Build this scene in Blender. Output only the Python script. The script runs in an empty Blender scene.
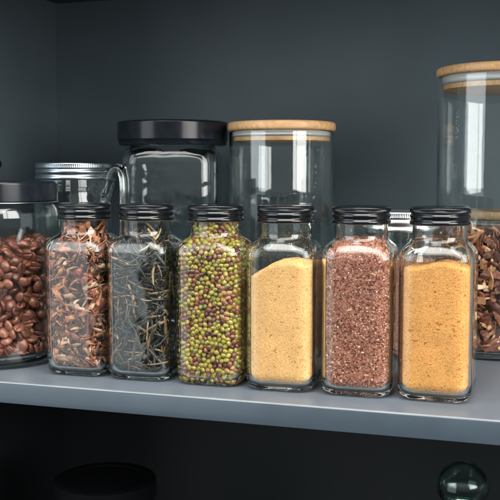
import bpy, bmesh, math, random
import numpy as np
from mathutils import Vector, Matrix, noise as mnoise

random.seed(7)
rng = np.random.default_rng(7)
SC = bpy.context.scene
COL = SC.collection
MM = 0.001
RAD = math.radians

# ------------------------------------------------------------------ camera
CAM_H = 0.1655
cam_d = bpy.data.cameras.new('camera')
cam_d.sensor_width = 36.0
cam_d.lens = 900.0 / 500.0 * 36.0
cam_d.clip_start = 0.02
cam_d.clip_end = 60.0
cam = bpy.data.objects.new('camera', cam_d)
COL.objects.link(cam)
cam.location = (0, 0, CAM_H)
cam.rotation_euler = (RAD(90) - math.atan(77 / 900.0), 0, RAD(17.2))
cam_d.dof.use_dof = True
cam_d.dof.focus_distance = 0.70
cam_d.dof.aperture_fstop = 22.0
SC.camera = cam

# ------------------------------------------------------------------ dim room light
world = bpy.data.worlds.new('World')
SC.world = world
world.use_nodes = True
bg = world.node_tree.nodes['Background']
bg.inputs[1].default_value = 1.0
_nt = world.node_tree
_tc = _nt.nodes.new('ShaderNodeTexCoord')
_sx = _nt.nodes.new('ShaderNodeSeparateXYZ')
_mr = _nt.nodes.new('ShaderNodeMapRange')
_mr.inputs['From Min'].default_value = -0.25
_mr.inputs['From Max'].default_value = 0.35
_cr = _nt.nodes.new('ShaderNodeValToRGB')
_cr.color_ramp.elements[0].color = (0.012, 0.014, 0.016, 1)   # dark floor of the room
_cr.color_ramp.elements[1].color = (0.43, 0.445, 0.445, 1)    # pale walls and ceiling
_nt.links.new(_tc.outputs['Generated'], _sx.inputs[0])
_nt.links.new(_sx.outputs['Z'], _mr.inputs['Value'])
_nt.links.new(_mr.outputs[0], _cr.inputs[0])
_nt.links.new(_cr.outputs[0], bg.inputs[0])


# ------------------------------------------------------------------ the two windows of the room and an added overhead fill
def window_light(name, ang, dist, width, z0, z1, power, color):
    """ang: degrees from straight out of the cupboard, positive to the right."""
    ld = bpy.data.lights.new(name, 'AREA')
    ld.shape = 'RECTANGLE'
    ld.size = width
    ld.size_y = z1 - z0
    ld.energy = power
    ld.color = color
    o = bpy.data.objects.new(name, ld)
    COL.objects.link(o)
    a = RAD(ang)
    d = Vector((math.sin(a), -math.cos(a), 0))
    p = Vector((-0.2, 0.65, 0)) + d * dist
    o.location = (p.x, p.y, (z0 + z1) / 2)
    o.rotation_euler = (-d).to_track_quat('-Z', 'Y').to_euler()
    return o


window_light('window_lamp', -44, 2.4, 1.85, 0.10, 2.3, 37.0, (0.90, 0.96, 1.0))
window_light('window_lamp', -44, 2.4, 1.85, -1.0, 0.09, 6.0, (0.88, 0.95, 1.0))
window_light('window_lamp', 46.5, 2.4, 0.32, 0.10, 2.3, 16.0, (1.0, 0.97, 0.93))     # the right window has two sashes
window_light('window_lamp', 63, 2.4, 0.98, 0.10, 2.3, 60.0, (1.0, 0.97, 0.93))
cl = bpy.data.lights.new('overhead_fill', 'AREA')  # added overhead fill to brighten the shelf top and front
cl.shape = 'RECTANGLE'
cl.size, cl.size_y = 2.6, 2.0
cl.energy = 112.0
cl.color = (1.0, 0.96, 0.90)
clo = bpy.data.objects.new('overhead_fill', cl)
COL.objects.link(clo)
clo.location = (0.3, -0.9, 2.3)
clo.rotation_euler = (RAD(38), 0, RAD(8))

SC.view_settings.view_transform = 'Standard'
SC.view_settings.look = 'None'
SC.view_settings.exposure = 0.48
SC.view_settings.gamma = 1.0
SC.cycles.use_denoising = True
try:
    SC.cycles.denoiser = 'OPENIMAGEDENOISE'
    SC.cycles.denoising_prefilter = 'ACCURATE'
except Exception:
    pass
SC.cycles.max_bounces = 24
SC.cycles.diffuse_bounces = 4
SC.cycles.glossy_bounces = 8
SC.cycles.transmission_bounces = 24
SC.cycles.caustics_refractive = True
SC.cycles.caustics_reflective = True
SC.cycles.blur_glossy = 0.3
SC.cycles.sample_clamp_indirect = 6.0


# ------------------------------------------------------------------ materials
def new_mat(name):
    m = bpy.data.materials.new(name)
    m.use_nodes = True
    nt = m.node_tree
    return m, nt, nt.nodes['Principled BSDF']


def node(nt, t, **kw):
    n = nt.nodes.new(t)
    for k, v in kw.items():
        if k in n.inputs:
            n.inputs[k].default_value = v
        else:
            setattr(n, k, v)
    return n


def ramp(nt, stops):
    r = nt.nodes.new('ShaderNodeValToRGB')
    el = r.color_ramp.elements
    while len(el) > len(stops):
        el.remove(el[-1])
    while len(el) < len(stops):
        el.new(0.5)
    for e, (p, c) in zip(el, stops):
        e.position = p
        e.color = (*c, 1)
    return r


def coords(nt):
    return node(nt, 'ShaderNodeTexCoord').outputs['Object']


def add_bump(nt, b, scale, dist, strength=1.0, detail=3, vec=None):
    n = node(nt, 'ShaderNodeTexNoise', Scale=scale, Detail=detail)
    nt.links.new(vec or coords(nt), n.inputs['Vector'])
    bp = node(nt, 'ShaderNodeBump', Strength=strength, Distance=dist)
    nt.links.new(n.outputs['Fac'], bp.inputs['Height'])
    nt.links.new(bp.outputs['Normal'], b.inputs['Normal'])
    return bp


def mat_glass(name, color=(0.965, 0.985, 0.98), wav=0.25, absorb=None):
    m = bpy.data.materials.new(name)
    m.use_nodes = True
    nt = m.node_tree
    nt.nodes.remove(nt.nodes['Principled BSDF'])
    g = node(nt, 'ShaderNodeBsdfGlass', Roughness=0.0, IOR=1.48)
    g.inputs['Color'].default_value = (*color, 1)
    n = node(nt, 'ShaderNodeTexNoise', Scale=45.0, Detail=1.5)
    nt.links.new(coords(nt), n.inputs['Vector'])
    bp = node(nt, 'ShaderNodeBump', Strength=wav, Distance=0.001)
    nt.links.new(n.outputs['Fac'], bp.inputs['Height'])
    nt.links.new(bp.outputs['Normal'], g.inputs['Normal'])
    out = nt.nodes['Material Output']
    nt.links.new(g.outputs[0], out.inputs['Surface'])
    if absorb:
        v = node(nt, 'ShaderNodeVolumeAbsorption', Density=absorb)
        v.inputs['Color'].default_value = (0.55, 0.85, 0.78, 1)
        nt.links.new(v.outputs[0], out.inputs['Volume'])
    return m


def mat_plain(name, color, rough=0.5, metal=0.0, spec=0.5, var=0.12, vscale=60, bump=None, coat=0.0):
    m, nt, b = new_mat(name)
    n = node(nt, 'ShaderNodeTexNoise', Scale=vscale, Detail=4)
    nt.links.new(coords(nt), n.inputs['Vector'])
    c = np.array(color)
    r = ramp(nt, [(0.3, tuple(c * (1 - var))), (0.7, tuple(np.minimum(c * (1 + var), 1)))])
    nt.links.new(n.outputs['Fac'], r.inputs[0])
    nt.links.new(r.outputs[0], b.inputs['Base Color'])
    b.inputs['Roughness'].default_value = rough
    b.inputs['Metallic'].default_value = metal
    b.inputs['Specular IOR Level'].default_value = spec
    b.inputs['Coat Weight'].default_value = coat
    if bump:
        add_bump(nt, b, bump[0], bump[1])
    return m


def mat_fleck(name, base, flecks, scale, rough=0.8, bump=(900, 0.0006), spec=0.3, specks=None):
    """A mottled surface: cell colours picked along a ramp of several colours."""
    m, nt, b = new_mat(name)
    v = node(nt, 'ShaderNodeTexVoronoi', Scale=scale)
    co = coords(nt)
    nt.links.new(co, v.inputs['Vector'])
    sep = node(nt, 'ShaderNodeSeparateColor')
    nt.links.new(v.outputs['Color'], sep.inputs[0])
    stops = [(0.0, base)]
    for p, c in flecks:
        stops.append((p, c))
    r = ramp(nt, stops)
    r.color_ramp.interpolation = 'CONSTANT'
    nt.links.new(sep.outputs[0], r.inputs[0])
    colour = r.outputs[0]
    big = node(nt, 'ShaderNodeTexNoise', Scale=55.0, Detail=4)   # soft cloudy blend of the powder
    nt.links.new(co, big.inputs['Vector'])
    mr = node(nt, 'ShaderNodeMapRange')
    mr.inputs['From Min'].default_value, mr.inputs['From Max'].default_value = 0.3, 0.7
    mr.inputs['To Min'].default_value, mr.inputs['To Max'].default_value = 0.88, 1.10
    nt.links.new(big.outputs['Fac'], mr.inputs['Value'])
    sc = node(nt, 'ShaderNodeVectorMath', operation='SCALE')
    nt.links.new(colour, sc.inputs[0])
    nt.links.new(mr.outputs[0], sc.inputs['Scale'])
    colour = sc.outputs[0]
    for scl, lo, hi, sk in (specks or []):
        mp = node(nt, 'ShaderNodeMapping')
        mp.inputs['Scale'].default_value = (0.6, 1.0, 1.0)
        mp.inputs['Rotation'].default_value = (0, 0.5, 0)
        nt.links.new(co, mp.inputs['Vector'])
        n = node(nt, 'ShaderNodeTexNoise', Scale=scl, Detail=2)
        nt.links.new(mp.outputs[0], n.inputs['Vector'])
        k = node(nt, 'ShaderNodeMapRange')
        k.inputs['From Min'].default_value, k.inputs['From Max'].default_value = lo, hi
        nt.links.new(n.outputs['Fac'], k.inputs['Value'])
        mx = node(nt, 'ShaderNodeMix', data_type='RGBA')
        nt.links.new(k.outputs[0], mx.inputs['Factor'])
        nt.links.new(colour, mx.inputs['A'])
        mx.inputs['B'].default_value = (*sk, 1)
        colour = mx.outputs['Result']
    nt.links.new(colour, b.inputs['Base Color'])
    b.inputs['Roughness'].default_value = rough
    b.inputs['Specular IOR Level'].default_value = spec
    add_bump(nt, b, bump[0], bump[1], vec=co)
    return m


def mat_wood(name, a, bcol):
    m, nt, b = new_mat(name)
    mp = node(nt, 'ShaderNodeMapping')
    mp.inputs['Scale'].default_value = (9, 230, 110)
    nt.links.new(coords(nt), mp.inputs['Vector'])
    n = node(nt, 'ShaderNodeTexNoise', Scale=2.0, Detail=5)
    nt.links.new(mp.outputs[0], n.inputs['Vector'])
    r = ramp(nt, [(0.3, a), (0.7, bcol)])
    nt.links.new(n.outputs['Fac'], r.inputs[0])
    nt.links.new(r.outputs[0], b.inputs['Base Color'])
    b.inputs['Roughness'].default_value = 0.42
    bp = node(nt, 'ShaderNodeBump', Strength=0.4, Distance=0.0003)
    nt.links.new(n.outputs['Fac'], bp.inputs['Height'])
    nt.links.new(bp.outputs['Normal'], b.inputs['Normal'])
    return m


M = {}
M['glass'] = mat_glass('clear_bottle_glass', wav=0.22)
M['glass_thin'] = mat_glass('clear_canister_glass', (0.975, 0.99, 0.988), wav=0.10)
M['glass_thick'] = mat_glass('thick_mug_glass', (0.965, 0.985, 0.985), wav=0.75)
M['glass_dark'] = mat_glass('green_tinted_glass', (0.70, 0.86, 0.82), wav=0.3)
M['black_lid'] = mat_plain('black_enamelled_metal', (0.005, 0.0065, 0.008), 0.17, 0.0, 0.48, 0.2, 200)
M['black_plastic'] = mat_plain('black_plastic', (0.007, 0.010, 0.014), 0.20, 0.0, 0.26, 0.2, 120)
M['silver'] = mat_plain('brushed_tin', (0.32, 0.37, 0.40), 0.30, 1.0, 0.5, 0.08, 300)
M['matte_black'] = mat_plain('matte_black_plastic', (0.0035, 0.004, 0.005), 0.8, 0, 0.05, 0.2, 100)
M['tin'] = mat_plain('bright_tin', (0.66, 0.69, 0.71), 0.30, 1.0, 0.5, 0.06, 300)
M['knob_glass'] = mat_glass('clear_knob_glass', (0.90, 0.965, 0.95), wav=0.35)
M['foam'] = mat_plain('white_foam', (0.75, 0.75, 0.73), 0.8, 0, 0.2, 0.03)
M['liner'] = mat_plain('tan_lid_liner', (0.16, 0.09, 0.055), 0.6)
M['bamboo'] = mat_wood('bamboo_wood', (0.50, 0.27, 0.11), (0.70, 0.44, 0.22))
M['silicone'] = mat_plain('clear_silicone', (0.55, 0.55, 0.54), 0.35, var=0.03)
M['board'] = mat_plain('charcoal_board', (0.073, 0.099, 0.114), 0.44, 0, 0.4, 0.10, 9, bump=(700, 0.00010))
M['edge_glint'] = mat_plain('painted_edge_highlight', (0.22, 0.25, 0.275), 0.3, 0, 0.5, 0.12, 25)  # the front edge's highlight is put into this pale colour
M['edge'] = mat_plain('blue_grey_edge_band', (0.042, 0.058, 0.073), 0.24, 0, 0.5, 0.08, 30)
M['shelf'] = mat_plain('grey_laminate', (0.094, 0.111, 0.132), 0.36, 0, 0.5, 0.07, 40, bump=(900, 0.00006))
M['shade_painted_board'] = mat_plain('shade_painted_lower_board', (0.012, 0.015, 0.017), 0.5, 0, 0.3, 0.1, 12)  # the shade below the shelf is painted into this near black


# ------------------------------------------------------------------ object helpers
def link_mesh(name, verts, faces, mats, parent=None, smooth=True, sharp=None, mat_idx=None):
    me = bpy.data.meshes.new(name)
    me.from_pydata([tuple(map(float, v)) for v in verts], [], faces)
    for m in (mats if isinstance(mats, (list, tuple)) else [mats]):
        me.materials.append(m)
    if mat_idx is not None:
        me.polygons.foreach_set('material_index', np.asarray(mat_idx, dtype=np.int32))
    if smooth:
        me.polygons.foreach_set('use_smooth', np.ones(len(me.polygons), dtype=bool))
    me.update()
    if sharp:
        me.set_sharp_from_angle(angle=RAD(sharp))
    o = bpy.data.objects.new(name, me)
    COL.objects.link(o)
    if parent:
        o.parent = parent
    return o


def thing(name, label, cat, loc, rotz=0.0, group=None):
    o = bpy.data.objects.new(name, None)
    o.empty_display_size = 0.02
    COL.objects.link(o)
    o.location = loc
    o.rotation_euler = (0, 0, rotz)
    tag(o, label, cat, group)
    return o


def tag(o, label, cat, group=None, kind=None):
    o['label'] = label
    o['category'] = cat
    if group:
        o['group'] = group
    if kind:
        o['kind'] = kind
    return o


def rsq(w, r, n=136):
    """closed ring of a square with half width w and corner radius r, sampled by direction so that it blends into a circle"""
    r = min(r, w)
    c = w - r
    pts = []
    for k in range(n):
        u = k / n * 4
        q, f = int(u), u - int(u)
        f = f + 0.035 * math.sin(2 * math.pi * f)   # a little denser at the corners
        a = (q + f) * math.pi / 2
        dx, dy = math.cos(a), math.sin(a)
        ax, ay = abs(dx), abs(dy)
        if ax >= ay and w * ay / ax <= c:
            t = w / ax
        elif ay > ax and w * ax / ay <= c:
            t = w / ay
        else:
            b = ax * c + ay * c
            t = b + math.sqrt(max(b * b - 2 * c * c + r * r, 0))
        pts.append((dx * t, dy * t))
    return pts


def circ(R, n=96):
    return [(R * math.cos(2 * math.pi * i / n), R * math.sin(2 * math.pi * i / n)) for i in range(n)]


def loft(sections, ring, cap0=None, cap1=None):
    """sections: (z, *ring args). cap: z of the centre vertex closing that end."""
    V, F = [], []
    n = None
    full = [sections[0]]  # long straight walls get a holding loop near each end, so their shading stays upright
    for a, b in zip(sections, sections[1:]):
        a, b = np.array(a, dtype=float), np.array(b, dtype=float)
        if abs(b[0] - a[0]) > 0.012:
            t = 0.0006 / abs(b[0] - a[0])
            full += [tuple(a + (b - a) * t), tuple(a + (b - a) * 0.5), tuple(a + (b - a) * (1 - t))]
        full.append(tuple(b))
    sections = full
    for s in sections:
        pts = ring(*s[1:])
        n = len(pts)
        V += [(x, y, s[0]) for x, y in pts]
    for k in range(len(sections) - 1):
        for i in range(n):
            j = (i + 1) % n
            F.append((k * n + i, k * n + j, (k + 1) * n + j, (k + 1) * n + i))
    if cap0 is not None:
        V.append((0, 0, cap0))
        c = len(V) - 1
        F += [((i + 1) % n, i, c) for i in range(n)]
    if cap1 is not None:
        V.append((0, 0, cap1))
        c = len(V) - 1
        o = (len(sections) - 1) * n
        F += [(o + i, o + (i + 1) % n, c) for i in range(n)]
    return V, F


def box(name, x0, x1, y0, y1, z0, z1, m, bev=0.0008):
    bm = bmesh.new()
    bmesh.ops.create_cube(bm, size=1)
    for v in bm.verts:
        v.co = Vector(((x0 + x1) / 2 + v.co.x * (x1 - x0), (y0 + y1) / 2 + v.co.y * (y1 - y0), (z0 + z1) / 2 + v.co.z * (z1 - z0)))
    if bev:
        bmesh.ops.bevel(bm, geom=bm.edges[:], offset=bev, segments=3, affect='EDGES', profile=0.5)
    me = bpy.data.meshes.new(name)
    bm.to_mesh(me)
    bm.free()
    me.materials.append(m)
    me.polygons.foreach_set('use_smooth', np.ones(len(me.polygons), dtype=bool))
    me.set_sharp_from_angle(angle=RAD(35))
    o = bpy.data.objects.new(name, me)
    COL.objects.link(o)
    return o


# ------------------------------------------------------------------ the cupboard
EDGE_Y, BACK_Y, LEFT_X = 0.613, 1.02, -0.5686
o = box('shelf', LEFT_X, 0.75, EDGE_Y + 0.002, BACK_Y - 0.0005, -0.0165, 0.0, M['shelf'], 0.0009)
tag(o, 'smooth grey cupboard shelf carrying the row of spice jars', 'shelf', kind='structure')
eb = box('edge_band', LEFT_X, 0.75, EDGE_Y, EDGE_Y + 0.002, -0.0166, -0.0009, M['edge'], 0.0004)
eb.parent = o
et = box('edge_highlight_strip', LEFT_X, 0.75, EDGE_Y - 0.00025, EDGE_Y + 0.0024, -0.00085, 0.00035, M['edge_glint'], 0.0003)  # added pale strip for the highlight along the front top edge
et.parent = o
o = box('back_wall', LEFT_X - 0.018, 0.768, BACK_Y, BACK_Y + 0.008, -0.0160, 0.42, M['board'], 0)
tag(o, 'charcoal back panel of the cupboard behind all the jars', 'back panel', kind='structure')
o = box('side_wall', LEFT_X - 0.018, LEFT_X - 0.0005, EDGE_Y - 0.002, BACK_Y - 0.0003, -0.0162, 0.42, M['board'], 0.0008)
tag(o, 'charcoal left side panel of the cupboard', 'side panel', kind='structure')
o = box('back_wall', LEFT_X - 0.018, 0.768, BACK_Y, BACK_Y + 0.008, -0.50, -0.0164, M['shade_painted_board'], 0)  # split off at the shelf so its shade can be put into the colour
tag(o, 'back panel of the compartment below the jars, shade painted into its near black', 'back panel', kind='structure')
o = box('side_wall', LEFT_X - 0.018, LEFT_X - 0.0005, EDGE_Y - 0.002, BACK_Y - 0.0003, -0.50, -0.0166, M['shade_painted_board'], 0.0008)
tag(o, 'left side panel below the shelf of jars, near black with painted shade', 'side panel', kind='structure')
o = box('ceiling', LEFT_X, 0.75, EDGE_Y + 0.01, BACK_Y - 0.0005, 0.3755, 0.392, M['board'], 0.0008)
tag(o, 'dark underside of the shelf above the jars', 'upper shelf', kind='structure')
o = box('floor', LEFT_X, 0.75, EDGE_Y, BACK_Y - 0.0005, -0.3265, -0.31, M['shade_painted_board'], 0.0008)
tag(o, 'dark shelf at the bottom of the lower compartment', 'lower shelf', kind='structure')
# the little shelf support peg on the left side panel
pv, pf = loft([(0, 0.0046), (0.006, 0.0046), (0.0068, 0.0040), (0.0070, 0.0022)], lambda R: circ(R, 24), 0, 0.0071)
peg = link_mesh('shelf_peg', pv, pf, M['black_plastic'], sharp=40)
peg.location = (LEFT_X - 0.0006, 0.877, 0.1755)
peg.rotation_euler = (0, RAD(90), 0)
tag(peg, 'small round black peg on the left side panel', 'peg')


# ------------------------------------------------------------------ lids
def screw_lid(name, R, z0, z1, mat, parent, ridges=110):
    """pressed metal screw cap: knurled top band, two rolled grooves and a beaded hem"""
    H = z1 - z0
    prof = [  # (z fraction, radius offset in mm, knurl)
        (0.90, -1.75, 0), (0.45, -1.75, 0), (0.02, -1.75, 0), (0.00, -1.5, 0), (0.00, -0.3, 0), (0.03, 0.05, 0), (0.10, 0.15, 0), (0.17, 0.0, 0), (0.22, -0.7, 0), (0.27, -0.9, 0),
        (0.34, -0.55, 0), (0.42, 0.0, 0), (0.49, 0.05, 0), (0.55, -0.35, 0), (0.59, -0.85, 0), (0.63, -0.85, 0), (0.67, -0.35, 0),
        (0.70, -0.12, 0), (0.72, -0.05, 1), (0.80, -0.05, 1), (0.88, -0.08, 1), (0.91, -0.15, 0), (0.955, -0.5, 0), (0.985, -1.1, 0),
        (1.00, -1.9, 0), (1.00, -2.6, 0), (0.975, -3.4, 0), (0.97, -4.5, 0)]
    n = ridges * 4
    V, F = [], []
    for zf, dr, kn in prof:
        for i in range(n):
            r = R + dr * MM - (0.32 * MM * (0.5 + 0.5 * math.cos(2 * math.pi * i / 4)) if kn else 0)
            a = 2 * math.pi * i / n
            V.append((r * math.cos(a), r * math.sin(a), z0 + zf * H))
    for k in range(len(prof) - 1):
        for i in range(n):
            j = (i + 1) % n
            F.append((k * n + i, k * n + j, (k + 1) * n + j, (k + 1) * n + i))
    V.append((0, 0, z0 + 0.97 * H))
    c = len(V) - 1
    b = (len(prof) - 1) * n
    F += [(b + i, b + (i + 1) % n, c) for i in range(n)]
    V.append((0, 0, z0 + 0.90 * H))
    F += [((i + 1) % n, i, len(V) - 1) for i in range(n)]
    return link_mesh(name, V, F, mat, parent, sharp=50)


# ------------------------------------------------------------------ spice jars
INNER = [  # z, half width, corner radius (mm), the hollow of a spice bottle
    (4.4, 16.0, 7.0), (4.8, 19.0, 7.6), (6.2, 21.8, 8.4), (8.8, 23.6, 9.2), (12.5, 24.4, 9.6), (102.6, 24.4, 9.6), (106.2, 24.0, 10.2), (109.4, 22.7, 12.2),
    (112.0, 20.7, 15.2), (113.9, 18.9, 17.8), (115.4, 18.2, 18.2), (119.0, 18.0, 18.0), (138.2, 18.0, 18.0)]
OUTER = [
    (0.9, 15.5, 6.0), (0.05, 18.0, 6.8), (0.0, 19.6, 7.6), (0.7, 22.0, 8.6), (2.4, 24.4, 9.8), (5.2, 26.1, 10.6), (9.0, 26.7, 11.0),
    (103.0, 26.7, 11.0), (107.4, 26.2, 11.4), (110.9, 24.8, 13.0), (113.5, 22.7, 16.2), (115.3, 21.0, 19.6), (116.6, 20.2, 20.2),
    (119.0, 20.0, 20.0), (138.4, 19.8, 19.8), (138.9, 19.0, 19.0)]


def prof_square(z):
    """inner half width and corner radius at height z (metres, arrays allowed)"""
    zz = [s[0] * MM for s in INNER]
    return np.interp(z, zz, [s[1] * MM for s in INNER]), np.interp(z, zz, [s[2] * MM for s in INNER])


def prof_round(R):
    def f(z):
        z = np.asarray(z, dtype=float)
        return np.full_like(z, R), np.full_like(z, R)
    return f


JARS = [  # x, y, turn in degrees
    (-0.3519, 0.6722, 1.0), (-0.2958, 0.6718, 1.5), (-0.2361, 0.6716, 0.5), (-0.1785, 0.6700, 2.0), (-0.1200, 0.6712, 1.0), (-0.0620, 0.6725, -2.0)]
JAR_LABELS = [
    'square glass jar of orange and brown bark strips under a black lid',
    'square glass jar of dark needle shaped tea leaves under a black lid',
    'square glass jar of green and brown mung beans under a black lid',
    'square glass jar of pale yellow powder heaped higher on one side',
    'square glass jar filled to its neck with coarse reddish brown crumbs',
    'square glass jar of level orange powder, last before the tall canister']


def make_spice_jar():
    t = thing('spice_jar', JAR_LABELS[0], 'jar', (0, 0, 0), 0, 'square spice jars along the front of the shelf')
    secs = [(z * MM, w * MM, r * MM) for z, w, r in OUTER] + [(z * MM, w * MM, r * MM) for z, w, r in reversed(INNER)]
    V, F = loft(secs, rsq, 1.15 * MM, 4.3 * MM)
    link_mesh('glass_bottle', V, F, M['glass'], t)
    screw_lid('lid', 22.0 * MM, 127.9 * MM, 140.6 * MM, M['black_lid'], t)
    V, F = loft([(0.1273, 0.02005), (0.1273, 0.0209), (0.1278, 0.0209), (0.1278, 0.02005), (0.1273, 0.02005)], lambda R: circ(R, 72))
    link_mesh('seal', V, F, M['liner'], t, sharp=40)
    V, F = loft([(0.13895, 0.0201), (0.13925, 0.0201)], lambda R: circ(R, 48), 0.13895, 0.13925)
    link_mesh('foam_liner', V, F, M['foam'], t, sharp=40)
    return t


jar0 = make_spice_jar()
jars = []
for i, (x, y, a) in enumerate(JARS):
    if i == 0:
        j = jar0
    else:
        j = jar0.copy()
        COL.objects.link(j)
        for ch in jar0.children:
            c = ch.copy()
            COL.objects.link(c)
            c.parent = j
            if c.name.startswith('lid'):
                c.rotation_euler = (0, 0, random.uniform(0, 6.28))
    j.location = (x, y, 0.0002)
    j.rotation_euler = (0, 0, RAD(a))
    j['label'] = JAR_LABELS[i]
    jars.append(j)


# ------------------------------------------------------------------ filling helpers
def clamp_in(P, prof, gap, z0=None, z1=None):
    """move points that lie outside a hollow (less a gap) back inside it"""
    P = np.array(P, dtype=float)
    if z0 is not None:
        P[:, 2] = np.maximum(P[:, 2], z0)
    if z1 is not None:
        P[:, 2] = np.minimum(P[:, 2], z1)
    w, r = prof(P[:, 2])
    s = np.sign(P[:, :2])
    q = np.abs(P[:, :2]) - (w - r)[:, None]
    qm = np.maximum(q, 0)
    L = np.linalg.norm(qm, axis=1)
    over = L > (r - gap)
    k = np.where(over, (r - gap) / np.maximum(L, 1e-9), 1.0)
    q2 = np.where(q > 0, qm * k[:, None], q)
    P[:, :2] = s * ((w - r)[:, None] + q2)
    return P


def depth_in(P, prof):
    """distance from the hollow's side wall, positive inside"""
    w, r = prof(P[:, 2])
    q = np.abs(P[:, :2]) - (w - r)[:, None]
    return r - np.linalg.norm(np.maximum(q, 0), axis=1) - np.minimum(q.max(axis=1), 0)


def rz(a):
    c, s = math.cos(a), math.sin(a)
    return np.array([[c, -s, 0], [s, c, 0], [0, 0, 1]])


def fill_mesh(prof, z0, top, inset, nring=64, square=True, levels=40, rough=0.0, caps=14):
    """solid heap filling a hollow up to the height function top(x, y)"""
    w0, r0 = prof(np.array([z0 + 0.02]))
    base = np.array(rsq(1.0, float(r0[0] / w0[0]))) if square else np.array(circ(1.0, nring))
    n = len(base)
    V, F = [], []
    for k in range(levels + 1):
        t = k / levels
        P = np.zeros((n, 3))
        w, r = prof(np.array([z0 + 0.02]))
        P[:, :2] = base * (w[0] - inset)
        tz = np.array([top(x, y) for x, y in P[:, :2]])
        P[:, 2] = z0 + t * (tz - z0)
        P = clamp_in(P, prof, inset)
        V.append(P)
    lastP = V[-1].copy()
    for c in range(1, caps):
        s = 1 - c / caps
        P = lastP.copy()
        P[:, :2] *= s
        P[:, 2] = [top(x, y) for x, y in P[:, :2]]
        V.append(P)
    V = np.concatenate(V)
    rows = levels + caps
    for k in range(rows - 1):
        for i in range(n):
            j = (i + 1) % n
            F.append((k * n + i, k * n + j, (k + 1) * n + j, (k + 1) * n + i))
    V = np.vstack([V, [[0, 0, top(0, 0)]], [[0, 0, z0]]])
    b = (rows - 1) * n
    F += [(b + i, b + (i + 1) % n, len(V) - 2) for i in range(n)]
    F += [((i + 1) % n, i, len(V) - 1) for i in range(n)]
    if rough:
        for q in range(len(V)):
            d = mnoise.noise(Vector(V[q] * 260)) * rough
            V[q, 2] += d if V[q, 2] > z0 + 0.003 else 0
    return V, F


GRAIN = np.array([(1, 0, 0), (-1, 0, 0), (0, 1, 0), (0, -1, 0), (0, 0, 1), (0, 0, -1)], dtype=float)
GRAIN_F = [(0, 2, 4), (2, 1, 4), (1, 3, 4), (3, 0, 4), (2, 0, 5), (1, 2, 5), (3, 1, 5), (0, 3, 5)]


def grains(V, F, count, size, prof, z0, gap, nmat, weights):
    """sharp little grains strewn over the surface of a heap; returns verts, faces, material indices"""
    V = np.asarray(V)
    tri = []
    for f in F:
        tri.append((f[0], f[1], f[2]))
        if len(f) == 4:
            tri.append((f[0], f[2], f[3]))
    tri = np.array(tri)
    A, B, C = V[tri[:, 0]], V[tri[:, 1]], V[tri[:, 2]]
    nrm = np.cross(B - A, C - A)
    ar = np.linalg.norm(nrm, axis=1)
    cen = (A + B + C) / 3
    pick = rng.choice(len(tri), count, p=ar / ar.sum())
    u, v = rng.random(count), rng.random(count)
    fl = u + v > 1
    u[fl], v[fl] = 1 - u[fl], 1 - v[fl]
    P = A[pick] + (B - A)[pick] * u[:, None] + (C - A)[pick] * v[:, None]
    s = size[0] + (size[1] - size[0]) * rng.random(count) ** 2
    vv = []
    ff = []
    mi = []
    mats = rng.choice(nmat, count, p=weights)
    for k in range(count):
        q = rng.normal(size=(3, 3))
        q, _ = np.linalg.qr(q)
        g = (GRAIN * (s[k] * rng.uniform(0.55, 1.25, 3))) @ q + rng.normal(size=(6, 3)) * s[k] * 0.18
        vv.append(g + P[k])
        ff += [tuple(a + 6 * k for a in t) for t in GRAIN_F]
        mi += [int(mats[k])] * 8
    vv = np.concatenate(vv)
    vv = clamp_in(vv, prof, gap, z0)
    return vv, ff, mi


def stuff(name, jar, V, F, mats, label, cat, mi=None, smooth=True, group=None):
    o = link_mesh(name, V, F, mats, None, smooth, mat_idx=mi)
    o.location = jar.location
    o.rotation_euler = jar.rotation_euler
    tag(o, label, cat, group, 'stuff')
    return o


def join_vf(parts):
    V, F, MI = [], [], []
    off = 0
    for v, f, mi in parts:
        V.append(np.asarray(v))
        F += [tuple(a + off for a in t) for t in f]
        MI += list(mi)
        off += len(v)
    return np.concatenate(V), F, MI


# ------------------------------------------------------------------ powders (jars four, five and six)
pm4 = [mat_fleck('pale_yellow_powder', (0.80, 0.44, 0.175), [(0.55, (0.86, 0.51, 0.22)), (0.93, (0.66, 0.32, 0.10))], 1300, 0.9, (900, 0.0006), specks=[(420, 0.68, 0.70, (0.42, 0.19, 0.06)), (260, 0.70, 0.73, (0.50, 0.24, 0.08))]),
       mat_plain('yellow_grain', (0.86, 0.49, 0.19), 0.9), mat_plain('cream_grain', (0.90, 0.68, 0.38), 0.9), mat_plain('brown_grain', (0.34, 0.15, 0.05), 0.9)]
V, F = fill_mesh(prof_square, 4.6 * MM, lambda x, y: 0.0962 + 0.0055 * math.tanh((x - 0.2 * y + 0.008) / 0.012) - 6.0 * (x * x + y * y), 0.7 * MM, rough=0.0006)
gv, gf, gm = grains(V, F, 9000, (0.16 * MM, 0.50 * MM), prof_square, 4.3 * MM, 0.25 * MM, 3, [0.68, 0.25, 0.07])
V, F, MI = join_vf([(V, F, [0] * len(F)), (gv, gf, [m + 1 for m in gm])])
stuff('spice_powder', jars[3], V, F, pm4, 'pale yellow powder heaped to one side inside its square jar', 'powder', MI)

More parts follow.
